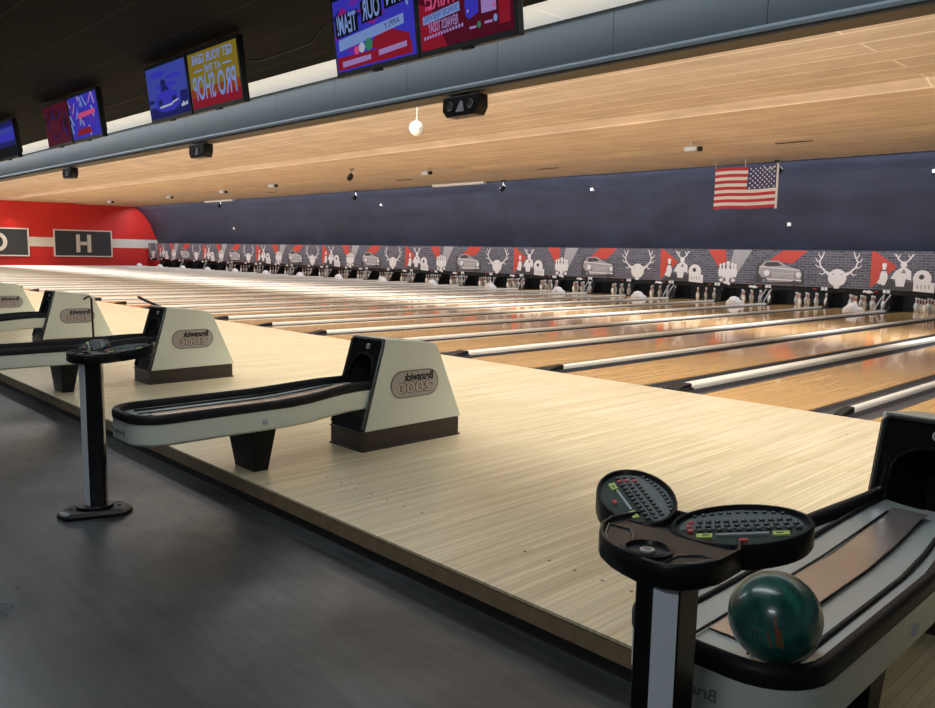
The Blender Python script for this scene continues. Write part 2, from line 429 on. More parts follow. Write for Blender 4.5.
# white covers standing on the wide divisions near the pins
def cover():
    b = MB(); rings = []; n = 12
    vs = []; fs = []
    prof = [(-0.25, 0.04, 0.05), (-0.235, 0.09, 0.12), (-0.17, 0.13, 0.16), (-0.12, 0.14, 0.23), (-0.02, 0.15, 0.25), (0.08, 0.14, 0.23), (0.12, 0.12, 0.15), (0.19, 0.10, 0.14), (0.25, 0.08, 0.12), (0.28, 0.03, 0.04)]
    for x, w, h in prof:
        for j in range(n+1):
            t = pi*j/n; vs.append((x, w*cos(t)*1.2, h*sin(t)**0.8 if sin(t) > 1e-6 else 0))
    m = n+1
    for i in range(len(prof)-1):
        for j in range(n): fs.append([i*m+j, i*m+j+1, (i+1)*m+j+1, (i+1)*m+j])
        fs.append([i*m, (i+1)*m, (i+1)*m+n, i*m+n])
    fs += [list(range(m)), [(len(prof)-1)*m+j for j in range(m)]]
    b.add(vs, fs, M_pw)
    return b.build('ball_lift_cover', smooth=60)
cv = cover()
for i in range(15):
    o = cv if i == 0 else cv.copy()
    if i: COL.objects.link(o)
    o.location = (S*(-1-i)-0.40, 15.02, 0.0015)
    tag(o, 'white rounded plastic cover by the pins, the %s from the right' % ordn(i), 'cover', 'white covers at the pin end')

# ================================================================== PINS
prof = [(0.026, 0), (0.035, 0.02), (0.050, 0.07), (0.060, 0.115), (0.058, 0.15), (0.045, 0.20), (0.030, 0.235), (0.0235, 0.26), (0.0235, 0.285), (0.027, 0.31), (0.032, 0.34), (0.031, 0.36), (0.022, 0.376), (0.006, 0.381)]
mm = [M_pinw]*len(prof); mm[6] = M_pinr; mm[8] = M_pinr
pin0 = MB().lathe(prof, M_pinw, 10, mats=mm).build('bowling_pin', smooth=60)
rows = [[('head pin', 0, 0)], [('left pin of the second row', -.152, 1), ('right pin of the second row', .152, 1)],
        [('left pin of the third row', -.305, 2), ('middle pin of the third row', 0, 2), ('right pin of the third row', .305, 2)],
        [('far left pin of the back row', -.457, 3), ('inner left pin of the back row', -.152, 3), ('inner right pin of the back row', .152, 3), ('far right pin of the back row', .457, 3)]]
first = True
for li, lx in enumerate(LX[1:28]):
    for rw in rows:
        for nm, dx, ry in rw:
            o = pin0 if first else pin0.copy()
            if not first: COL.objects.link(o)
            first = False
            o.location = (lx+dx, 16.52+0.264*ry, 0)
            tag(o, 'white pin, %s, %s lane from the right' % (nm, ordn(li+1)), 'bowling pin', 'pins standing on the %s lane from the right' % ordn(li+1))

# kickback partitions between the pin decks
kb = MB().prism([(16.1, -0.02), (16.1, 0.06), (16.35, 0.42), (17.48, 0.42), (17.48, -0.02)], -0.03, 0.03, M_dark, 'X').build('kickback_plate', smooth=0)
for i, (x, j) in enumerate(divs[:-1]):
    o = kb if i == 0 else kb.copy()
    if i: COL.objects.link(o)
    o.location = (x, 0.36, 0.0)
    tag(o, 'dark partition between pin decks, the %s from the right' % ordn(i), 'partition', 'partitions between the pin decks')
# bent tubes in front of the pin decks
tb = MB()
for dx in (0, 0.16): tb.tube([(dx, 0, 0.0), (dx+0.03, 0.02, 0.12), (dx+0.12, 0.06, 0.32), (dx+0.20, 0.10, 0.46)], 0.018, M_alu, 6)
tb0 = tb.build('ball_lift_rails')
for i in range(15):
    o = tb0 if i == 0 else tb0.copy()
    if i: COL.objects.link(o)
    o.location = (S*(-i)-0.30, 16.30, 0.0)
    tag(o, 'pair of bent grey lift rails at the %s wide division from the right' % ordn(i), 'rail', 'lift rails beside the pins')

# ================================================================== MASKING PANELS
PWD = 1.695; ZB = 0.585; ZT = 1.646; PH = ZT-ZB; YM = 16.445
class Art:
    def __init__(s): s.b = MB(); s.l = 0
    def P(s, pts, m):
        s.l += 1; y = -0.012 - 0.0012*s.l
        s.b.poly([(u*PWD, y, v*PH) for u, v in pts], m); return s
    def disc(s, u, v, ru, rv, m, n=16, a0=0, a1=2*pi):
        return s.P([(u+ru*cos(a0+(a1-a0)*i/n), v+rv*sin(a0+(a1-a0)*i/n)) for i in range(n)], m)
    def stroke(s, pts, w, m, w1=None):
        k = len(pts); w1 = w if w1 is None else w1; L = []; R = []
        for i in range(k):
            x0, y0 = pts[max(i-1, 0)]; x1, y1 = pts[min(i+1, k-1)]
            dx, dy = (x1-x0)*PWD, (y1-y0)*PH; n = math.hypot(dx, dy) or 1
            ww = w+(w1-w)*i/(k-1)
            nx, ny = -dy/n*ww, dx/n*ww
            L.append((pts[i][0]+nx/PWD, pts[i][1]+ny/PH)); R.append((pts[i][0]-nx/PWD, pts[i][1]-ny/PH))
        for i in range(k-1): s.P([L[i], L[i+1], R[i+1], R[i]], m); s.l -= 1
        s.l += 1
        return s
    def pin(s, u, v, h, m):
        w = h*0.17*PH/PWD
        pr = [(0.45, 0), (1.0, 0.3), (0.9, 0.48), (0.42, 0.68), (0.40, 0.76), (0.6, 0.88), (0.45, 0.98)]
        s.P([(u+a*w, v+c*h) for a, c in pr] + [(u-a*w, v+c*h) for a, c in pr[::-1]], m)
def art_deer(a):
    for sg in (-1, 1):
        X = lambda x: 0.49 + sg*x
        a.stroke([(X(0.10), 0.36), (X(0.20), 0.42), (X(0.29), 0.56), (X(0.315), 0.70), (X(0.27), 0.84), (X(0.245), 0.97)], 0.032, M_pw, 0.014)
        a.stroke([(X(0.20), 0.43), (X(0.26), 0.34), (X(0.31), 0.38)], 0.022, M_pw, 0.010)
        a.stroke([(X(0.28), 0.55), (X(0.34), 0.55), (X(0.385), 0.62)], 0.020, M_pw, 0.010)
        a.stroke([(X(0.31), 0.68), (X(0.36), 0.72), (X(0.39), 0.80)], 0.020, M_pw, 0.010)
        a.stroke([(X(0.29), 0.80), (X(0.33), 0.86), (X(0.335), 0.94)], 0.018, M_pw, 0.008)
        a.P([(X(0.10), 0.40), (X(0.20), 0.37), (X(0.13), 0.30)], M_pw)
    a.disc(0.49, 0.27, 0.155, 0.235, M_pw, 20)
    a.P([(0.43, 0.10), (0.55, 0.10), (0.53, -0.02), (0.45, -0.02)], M_pw)
    for u in (0.42, 0.56): a.disc(u, 0.36, 0.014, 0.02, M_pm, 8)
def art_man(a):
    a.P([(0.02, 0.99), (0.07, 0.99), (0.42, 0.60), (0.02, 0.02)], M_pr)
    a.P([(0.10, 0.02), (0.24, 0.24), (0.98, 0.18), (0.98, 0.0)], M_pd)
    a.pin(0.225, 0.12, 0.58, M_pw); a.stroke([(0.17, 0.50), (0.28, 0.50)], 0.018, M_pd)
    a.stroke([(0.15, 0.16), (0.20, 0.28)], 0.05, M_pw)
    a.P([(0.33, 0.30), (0.40, 0.50), (0.48, 0.58), (0.56, 0.58), (0.63, 0.50), (0.64, 0.26), (0.56, 0.30), (0.54, 0.10), (0.42, 0.10), (0.40, 0.28)], M_pw)
    a.disc(0.515, 0.66, 0.05, 0.09, M_pw, 12)
    a.P([(0.48, 0.44), (0.56, 0.44), (0.52, 0.56)], M_pm)
    for sg in (-1, 1):
        X = lambda x: 0.515+sg*x
        a.stroke([(X(0.03), 0.72), (X(0.09), 0.80), (X(0.12), 0.92)], 0.022, M_pw, 0.012)
        a.stroke([(X(0.09), 0.80), (X(0.06), 0.92)], 0.016, M_pw, 0.010)
        a.stroke([(X(0.11), 0.86), (X(0.16), 0.94)], 0.014, M_pw, 0.008)
    a.disc(0.80, 0.31, 0.135, 0.225, M_pw, 20); a.disc(0.79, 0.36, 0.04, 0.065, M_pd, 12)
    a.P([(0.68, 0.0), (0.985, -0.03), (0.985, 0.22), (0.68, 0.22)], M_pw)
    for i in range(4): a.stroke([(0.74+0.055*i, 0.06), (0.74+0.055*i, 0.16)], 0.012, M_pm)
def art_pins(a):
    a.P([(0.06, 0.99), (0.42, 0.99), (0.44, 0.62), (0.30, 0.44)], M_pr)
    a.P([(0.58, 0.99), (0.94, 0.99), (0.68, 0.32), (0.52, 0.50)], M_lblue)
    for u, v, h in ((0.33, 0.18, 0.40), (0.63, 0.18, 0.40), (0.40, 0.15, 0.46), (0.57, 0.15, 0.46), (0.485, 0.06, 0.60)): a.pin(u, v, h, M_pw)
    for u in (0.36, 0.60): a.disc(u, 0.09, 0.045, 0.05, M_pw, 10)
    a.disc(0.47, 0.02, 0.07, 0.05, M_pw, 10); a.disc(0.52, -0.02, 0.03, 0.04, M_pw, 10)
def art_car(a):
    a.P([(0.52, 0.99), (0.96, 0.99), (0.70, 0.62), (0.28, 0.70)], M_pr)
    a.P([(0.03, 0.05), (0.05, 0.60), (0.20, 0.68), (0.80, 0.52), (0.92, 0.42), (0.93, 0.04)], M_pd)
    a.P([(0.08, 0.34), (0.10, 0.52), (0.20, 0.68), (0.44, 0.70), (0.60, 0.56), (0.84, 0.46), (0.88, 0.36), (0.86, 0.14), (0.60, 0.10), (0.22, 0.08), (0.14, 0.24)], M_lblue)
    a.P([(0.18, 0.56), (0.23, 0.65), (0.43, 0.66), (0.52, 0.56), (0.26, 0.52)], M_pd)
    a.stroke([(0.10, 0.52), (0.30, 0.50), (0.84, 0.44)], 0.012, M_pw)
    a.P([(0.22, 0.34), (0.84, 0.32), (0.83, 0.22), (0.24, 0.22)], M_pm)
    a.disc(0.245, 0.34, 0.055, 0.09, M_pw, 12); a.disc(0.82, 0.31, 0.045, 0.08, M_pw, 12)
    for i in range(4): a.stroke([(0.34, 0.24+0.035*i), (0.74, 0.235+0.035*i)], 0.006, M_pw)
    a.stroke([(0.18, 0.17), (0.88, 0.15)], 0.020, M_pw)
    a.disc(0.20, 0.12, 0.06, 0.10, M_pd, 12); a.disc(0.76, 0.08, 0.05, 0.08, M_pd, 12)
    a.disc(0.20, 0.12, 0.035, 0.06, M_pm, 10)
kinds = [('man', art_man, 'masking panel with antlered bowler'), ('deer', art_deer, 'masking panel with white deer head'),
         ('car', art_car, 'masking panel with old car'), ('pins', art_pins, 'masking panel with cluster of pins')]
protos = []
for nm, fn, lb in kinds:
    t = empty('masking_panel', (0, 0, 0))
    MB().box(0.004, -0.012, 0, PWD-0.004, 0.03, PH, M_brick).build('printed_board', t, smooth=0)
    a = Art(); fn(a)
    a.b.build('printed_picture', t, smooth=0, fix=False)
    b = MB().box(0, -0.02, -0.135, PWD, 0.05, -0.001, M_blackg); b.build('lower_rail', t, smooth=0)
    b = MB().box(0.40, -0.03, -0.09, 0.48, -0.021, 0.0, M_pw).box(0.50, -0.03, -0.09, 0.58, -0.021, 0.0, M_pw); b.build('lane_number', t, smooth=0)
    b = MB()
    for u in (0.10, 0.135): b.box(u*PWD, -0.03, -0.075, (u+0.02)*PWD, -0.021, -0.045, M_pr)
    b.build('arrow_light', t, smooth=0)
    if nm in ('man', 'car'):
        b = MB()
        pts = [(-0.14, -0.10), (-0.10, -0.03), (-0.02, -0.05), (0.02, -0.03), (0.10, -0.05), (0.16, -0.10), (0.04, -0.12), (-0.06, -0.10)]
        b.prism([(x, z) for x, z in pts], -0.03, -0.021, M_pw, 'Y'); b.build('crest_badge', t, smooth=0)
    protos.append(t)
used = [False]*4
SX = -3.948
cnt = [0]*4
for j in range(-2, 30):
    k = j % 4   # j=0 -> man
    x = SX - PWD*j
    if x < XW-0.4: break
    o = protos[k] if not used[k] else copy_tree(protos[k]); used[k] = True
    o.location = (x, YM, ZB)
    nm, fn, lb = kinds[k]
    tag(o, 'brick-print %s, the %s such panel from the right' % (lb, ordn(cnt[k])), 'masking panel', 'printed panels above the pins'); cnt[k] += 1

# ================================================================== BALL RETURNS
def rack_path(n_arc=7, ins=0.0, yend=0.49):
    W2 = 0.257; YF = -1.165; R = 0.17
    pts = []
    ys = [yend, 0.40, 0.32, 0.24, 0.14, 0.04, -0.08, -0.22, -0.5, -0.8]
    def wx(y):
        if y < -0.22: return W2
        t = min(1, (y+0.22)/0.62); t = t*t*(3-2*t); return W2 + (0.168-W2)*t
    def dz(y):
        t = max(0, min(1, (y+0.25)/0.6)); return 0.036*t*t*(3-2*t)
    side = [(wx(y), y, dz(y)) for y in ys]
    for x, y, z in side: pts.append((-x, y, z))
    for i in range(n_arc+1):
        t = pi + (pi/2)*i/n_arc; pts.append((-W2+R + R*cos(t), YF+R + R*sin(t), 0))
    for i in range(n_arc+1):
        t = 1.5*pi + (pi/2)*i/n_arc; pts.append((W2-R + R*cos(t), YF+R + R*sin(t), 0))
    for x, y, z in side[::-1]: pts.append((x, y, z))
    out = []
    for i, q in enumerate(pts):
        a = Vector(pts[max(i-1, 0)][:2]); c = Vector(pts[min(i+1, len(pts)-1)][:2])
        d = (c-a).normalized(); inn = Vector((-d.y, d.x))
        out.append((Vector(q[:2]), inn, q[2]))
    return out
def ball_return():
    t = empty('ball_return', (0, 0, 0))
    path = rack_path()
    # rack body
    b = MB()
    pb = [(p_, n_, dz*0.55) for p_, n_, dz in path]
    b.sweep(pb, [(0.0, 0.285), (0.0, 0.402), (0.035, 0.402), (0.035, 0.275), (0.012, 0.272)], M_beige)
    ring = [(p_+n_*0.02) for p_, n_, dz in pb]
    vs = [(q.x, q.y, 0.28+pb[i][2]) for i, q in enumerate(ring)]
    b.add(vs, [list(range(len(vs)))], M_beige)
    body = b.build('rack_body', t, bevel=0.004)
    # embossed maker's name on the rounded front, small catch on the side
    b = MB(); T = Matrix.Translation((-0.03, -1.1665, 0.335)) @ Matrix.Rotation(pi/2, 4, 'X')
    b.text('Brunswick', 0.045, M_pm, T, ext=0.001); b.build('maker_lettering', body)
    MB().box(0.256, -0.42, 0.315, 0.266, -0.39, 0.345, M_alu).build('catch', t, bevel=0.002)
    # rubber rim
    b = MB().sweep(path, [(-0.003, 0.398), (-0.004, 0.43), (0.004, 0.446), (0.016, 0.450), (0.026, 0.446), (0.036, 0.432), (0.039, 0.408), (0.039, 0.398)], M_rubber)
    b.build('rim', t, smooth=60)
    # track floor
    b = MB()
    n = len(path)
    inner = [(p_+n_*0.037, dz) for p_, n_, dz in path]
    half = n//2
    vs = []; fs = []
    for i in range(half):
        a, dz = inner[i]; c, _ = inner[n-1-i]
        for f in (0, 0.25, 0.5, 0.75, 1.0):
            q = a.lerp(c, f); sag = -0.012*(1-(2*f-1)**2)
            vs.append((q.x, q.y, 0.408+dz*0.8+sag))
    for i in range(half-1):
        for j in range(4): fs.append([i*5+j, i*5+j+1, (i+1)*5+j+1, (i+1)*5+j])
    b.add(vs, fs, M_track); track = b.build('track_floor', t, smooth=60, fix=False)
    # centre plate
    b = MB(); b.add([(-0.068, -0.98, 0.405), (0.068, -0.98, 0.405), (0.068, -0.2, 0.405), (-0.068, -0.2, 0.405), (0.066, 0.0, 0.418), (-0.066, 0.0, 0.418), (0.062, 0.36, 0.448), (-0.062, 0.36, 0.448)], [(0, 1, 2, 3), (3, 2, 4, 5), (5, 4, 6, 7)], M_deck)
    b.build('centre_plate', t, fix=False)
    for sx in (-0.072, 0.072, -0.168, 0.168):
        lim = 0.30; x1 = sx*0.82
        pts = [(sx, -1.04 if abs(sx) < 0.12 else -1.02, 0.407), (sx, -0.6, 0.407), (sx, -0.25, 0.408), (sx*0.95, 0.0, 0.422), (x1, lim, 0.446)]
        MB().tube(pts, 0.004 if abs(sx) < 0.1 else 0.009, M_rubber, 6).build('guide_strip', t, smooth=60)
    # leg
    b = MB(); b.add([(-0.08, -0.43, 0), (0.16, -0.43, 0), (0.16, -0.33, 0), (-0.08, -0.33, 0), (-0.175, -0.44, 0.285), (0.17, -0.44, 0.285), (0.17, -0.27, 0.285), (-0.175, -0.27, 0.285)],
                    [(0, 1, 2, 3), (4, 5, 6, 7), (0, 1, 5, 4), (1, 2, 6, 5), (2, 3, 7, 6), (3, 0, 4, 7)], M_black)
    b.build('leg', t, bevel=0.004)
    # plinth of the hood
    b = MB().box(-0.19, 0.375, 0.008, 0.19, 1.27, 0.137, M_base).box(-0.198, 0.365, 0, 0.198, 1.282, 0.012, M_base).box(-0.196, 0.367, 0.127, 0.196, 0.40, 0.139, M_base)
    b.build('plinth', t, bevel=0.002)
    # hood cover: side plates and a skin over the top and back
    pr = [(0.395, 0.139), (1.292, 0.142), (1.09, 0.60), (1.060, 0.662), (1.03, 0.70), (0.99, 0.718), (0.72, 0.750), (0.575, 0.768)]
    b = MB()
    for x0, x1 in ((-0.193, -0.178), (0.178, 0.193)): b.prism(pr, x0, x1, M_beige, 'X')
    skin = pr[1:]
    ins = []
    c = Vector((0.8, 0.42))
    for q in skin:
        v = Vector(q); d = (c-v).normalized(); ins.append(tuple(v+d*0.015))
    b.prism(skin + ins[::-1], -0.178, 0.178, M_beige, 'X')
    b.build('hood_cover', t, bevel=0.006, seg=3)
    # black front face with arched mouth
    sl = (0.575-0.378)/(0.768-0.139)
    T = Matrix(((1, 0, 0, 0), (0, 0, sl, 0.372-0.139*sl), (0, 0, 1, 0), (0, 0, 0, 1)))  # (x, _, z) handled below
    def F(x, z, o=0.0): return (x, 0.376+(z-0.139)*sl - o, z)
    arch = [(-0.125, 0.30), (-0.125, 0.52)] + [(-0.125*cos(pi*i/10), 0.55+0.105*sin(pi*i/10)) for i in range(0, 11)] + [(0.125, 0.52), (0.125, 0.30)]
    b = MB()
    out = [(-0.186, 0.139), (-0.186, 0.735), (-0.165, 0.765), (0.165, 0.765), (0.186, 0.735), (0.186, 0.139)]
    # polygons: left column, right column, top pieces, bottom strip
    def slab(poly):
        n = len(poly); vs = [F(x, z, 0) for x, z in poly] + [F(x, z, -0.02) for x, z in poly]
        b.add(vs, [list(range(n)), [n+i for i in range(n)][::-1]] + [[i, (i+1) % n, (i+1) % n+n, i+n] for i in range(n)], M_blackg)
    slab([(-0.186, 0.139), (-0.186, 0.52), (-0.125, 0.52), (-0.125, 0.30), (0.125, 0.30), (0.125, 0.52), (0.186, 0.52), (0.186, 0.139)])
    top = [(-0.125*cos(pi*i/10), 0.55+0.105*sin(pi*i/10)) for i in range(11)]
    slab([(-0.186, 0.52), (-0.186, 0.735), (-0.165, 0.765), (0, 0.765)] + [top[i] for i in range(5, -1, -1)] + [(-0.125, 0.52)])
    slab([(0, 0.765), (0.165, 0.765), (0.186, 0.735), (0.186, 0.52), (0.125, 0.52)] + [top[i] for i in range(10, 4, -1)])
    face = b.build('hood_face', t, smooth=30)
    # raised lip around the face
    loop = [(-0.180, 0.16), (-0.180, 0.735), (-0.162, 0.757), (0.162, 0.757), (0.180, 0.735), (0.180, 0.16)]
    MB().tube([F(x, z, 0.006) for x, z in loop], 0.011, M_edge, 6).build('face_rim', face, smooth=60)  # black lip coloured lighter to stand in for its edge highlights
    MB().tube([F(x, z, 0.003) for x, z in arch[1:-1]], 0.008, M_black, 6).build('mouth_rim', face, smooth=60)
    # inner throat
    b = MB()
    for i in range(len(arch)-1):
        (x0, z0), (x1, z1) = arch[i], arch[i+1]
        b.add([F(x0, z0, -0.02), F(x1, z1, -0.02), (x1*0.9, 0.95, z1), (x0*0.9, 0.95, z0)], [(0, 1, 2, 3)], M_dark)
    b.add([(x*0.9, 0.95, z) for x, z in arch], [list(range(len(arch)))], M_dark)
    b.build('throat', t, fix=False)
    # round maker's crest; metal patches added to stand in for glints on the gloss face
    b = MB(); q = F(0.018, 0.705, 0.004)
    Tf = Matrix.Translation(q) @ Matrix.Rotation(pi/2 - math.atan(sl), 4, 'X')
    b.lathe([(0.020, 0), (0.020, 0.003), (0.015, 0.004), (0.008, 0.004)], M_badge, 18, Tf)
    b.lathe([(0.013, 0.0042), (0.006, 0.0048)], M_badged, 12, Tf)
    b.build('crest', face, smooth=40)
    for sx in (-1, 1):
        b = MB(); b.add([F(sx*0.150, 0.60, 0.004), F(sx*0.134, 0.60, 0.004), F(sx*0.148, 0.44, 0.004), F(sx*0.156, 0.44, 0.004)], [(0, 1, 2, 3)], M_glint)
        b.add([F(sx*0.165, 0.62, 0.004), F(sx*0.140, 0.61, 0.004), F(sx*0.142, 0.575, 0.004), F(sx*0.160, 0.585, 0.004)], [(0, 1, 2, 3)], M_glint)
        b.build('glint_patch', face, fix=False)
    # badges on both sides
    for sg in (1, -1):
        x = sg*0.1935; a = 0.125; h = 0.097; cy = 0.833; cz = 0.436
        def R(sc, x_, m, hh=None):
            pts = []
            for i in range(13):
                tt = -pi/2 + pi*i/12; pts.append((cy + a + 0+h*sc*cos(tt), cz+h*sc*sin(tt)))
            for i in range(13):
                tt = pi/2 + pi*i/12; pts.append((cy - a + h*sc*cos(tt), cz+h*sc*sin(tt)))
            bb.prism(pts, x, x+sg*x_, m, 'X')
        bb = MB(); R(1.0, 0.003, M_badged); R(0.92, 0.004, M_badge)
        # orientation: local text x along +Y, seen from +X mirrored as in the place
        def TT(yc, zc, off):
            if sg > 0: return Matrix(((0, 0, 1, x+off), (1, 0, 0, yc), (0, 1, 0, zc), (0, 0, 0, 1)))
            return Matrix(((0, 0, -1, x-off), (-1, 0, 0, yc), (0, 1, 0, zc), (0, 0, 0, 1)))
        bb.text('Brunswick', 0.078, M_black, TT(cy+0.035, cz+0.048, 0.0045), width=0.275, bold=0.0035)
        bb.text('2000', 0.105, M_badged, TT(cy+0.0, cz-0.030, 0.0045), width=0.33, bold=0.007)
        bb.text('2000', 0.105, M_badger, TT(cy+0.0, cz-0.030, 0.0052), width=0.325, bold=0.001)
        bb.build('badge', t, smooth=0, fix=False)
    return t
br0 = ball_return()
BR = [(3.597, 'nearest ivory ball return with a green ball resting in its rack'), (0.0, 'ivory ball return in mid picture with its long rack reaching over the step'),
      (-3.54, 'ivory ball return behind the far keypad stand with a black rod at its hood'), (-6.98, 'ivory ball return standing far left with a bent black rod beside it'),
      (-10.25, 'ivory ball return cut by the left picture edge')]
for i, (x, lb) in enumerate(BR):
    o = br0 if i == 0 else copy_tree(br0)
    o.location = (x-0.09, -4.4, 0); tag(o, lb, 'ball return', 'ball returns along the approach')

# rods at the third and fourth hoods
o = MB().tube([(0, 0, 0), (0.18, 0.0, -0.03), (0.85, 0.05, -0.135)], 0.016, M_black, 8).build('black_rod', loc=(-4.72, -3.6, 0.80))
tag(o, 'straight black rod lying on the ball return hood behind the far keypad stand', 'rod')
o = MB().tube([(0, -0.10, 0.66), (0, -0.03, 0.70), (0, 0.0, 0.66), (0, 0.01, 0.0)], 0.014, M_black, 8).build('bent_rod', loc=(-6.76, -3.42, 0.0))
tag(o, 'thin bent black rod standing by the far left ball return hood', 'rod')

# green ball
b = MB(); n = 32; prof2 = [(max(0.0005, 0.108*sin(pi*i/24)), -0.108*cos(pi*i/24)) for i in range(25)]
def ballmat():
    m = bpy.data.materials.new('dark_green_resin'); m.use_nodes = True; nt = m.node_tree; L = nt.links; N = nt.nodes; p_ = N['Principled BSDF']
    tc = N.new('ShaderNodeTexCoord'); n1 = N.new('ShaderNodeTexNoise'); n1.inputs['Scale'].default_value = 9; n1.inputs['Detail'].default_value = 5; n1.inputs['Distortion'].default_value = 1.5
    L.new(tc.outputs['Object'], n1.inputs['Vector']); cr = N.new('ShaderNodeValToRGB')
    cr.color_ramp.elements[0].position = 0.35; cr.color_ramp.elements[0].color = (0.006, 0.050, 0.040, 1)
    cr.color_ramp.elements[1].position = 0.72; cr.color_ramp.elements[1].color = (0.030, 0.16, 0.125, 1)
    L.new(n1.outputs['Fac'], cr.inputs[0]); L.new(cr.outputs[0], p_.inputs['Base Color'])
    p_.inputs['Roughness'].default_value = 0.3; p_.inputs['Coat Weight'].default_value = 0.4; p_.inputs['Coat Roughness'].default_value = 0.12
    return m
M_ball = ballmat()
t = empty('bowling_ball', (3.632, -5.422, 0.515)); tag(t, 'dark green bowling ball resting in the near rack', 'bowling ball')
b.lathe(prof2, M_ball, n); b.build('ball_shell', t, smooth=80)
# worn orange emblem on the camera side
b = MB()
def on_ball(az, el, r=0.1086):
    return (r*cos(el)*cos(az), r*cos(el)*sin(az), r*sin(el))
M_or = mat('worn_orange_print', (0.22, 0.085, 0.03), 0.4); M_gl = mat('worn_grey_print', (0.10, 0.15, 0.13), 0.4)
az0 = math.atan2(-7.23+5.41, 4.42-3.63)
def band(a0, e0, a1, e1, w, m):
    vs = []; n_ = 6
    for i in range(n_+1):
        a = a0+(a1-a0)*i/n_; e = e0+(e1-e0)*i/n_; vs += [on_ball(a-w, e), on_ball(a+w, e)]
    b.add(vs, [[2*i, 2*i+1, 2*i+3, 2*i+2] for i in range(n_)], m)
band(az0+0.0, 0.40, az0+0.12, -0.25, 0.035, M_or); band(az0+0.10, 0.15, az0+0.22, -0.28, 0.03, M_or)
band(az0-0.12, 0.05, az0-0.02, -0.30, 0.018, M_or)
for k_ in range(3): band(az0-0.50+0.1*k_, -0.02, az0-0.42+0.1*k_, -0.26, 0.014, M_gl)
for e_ in (0.02, 0.07): 
    vs = []
    for i in range(7): vs += [on_ball(az0-0.48+0.045*i, e_), on_ball(az0-0.48+0.045*i, e_+0.02)]
    b.add(vs, [[2*i, 2*i+1, 2*i+3, 2*i+2] for i in range(6)], M_gl)
b.build('emblem', t, smooth=80, fix=False)

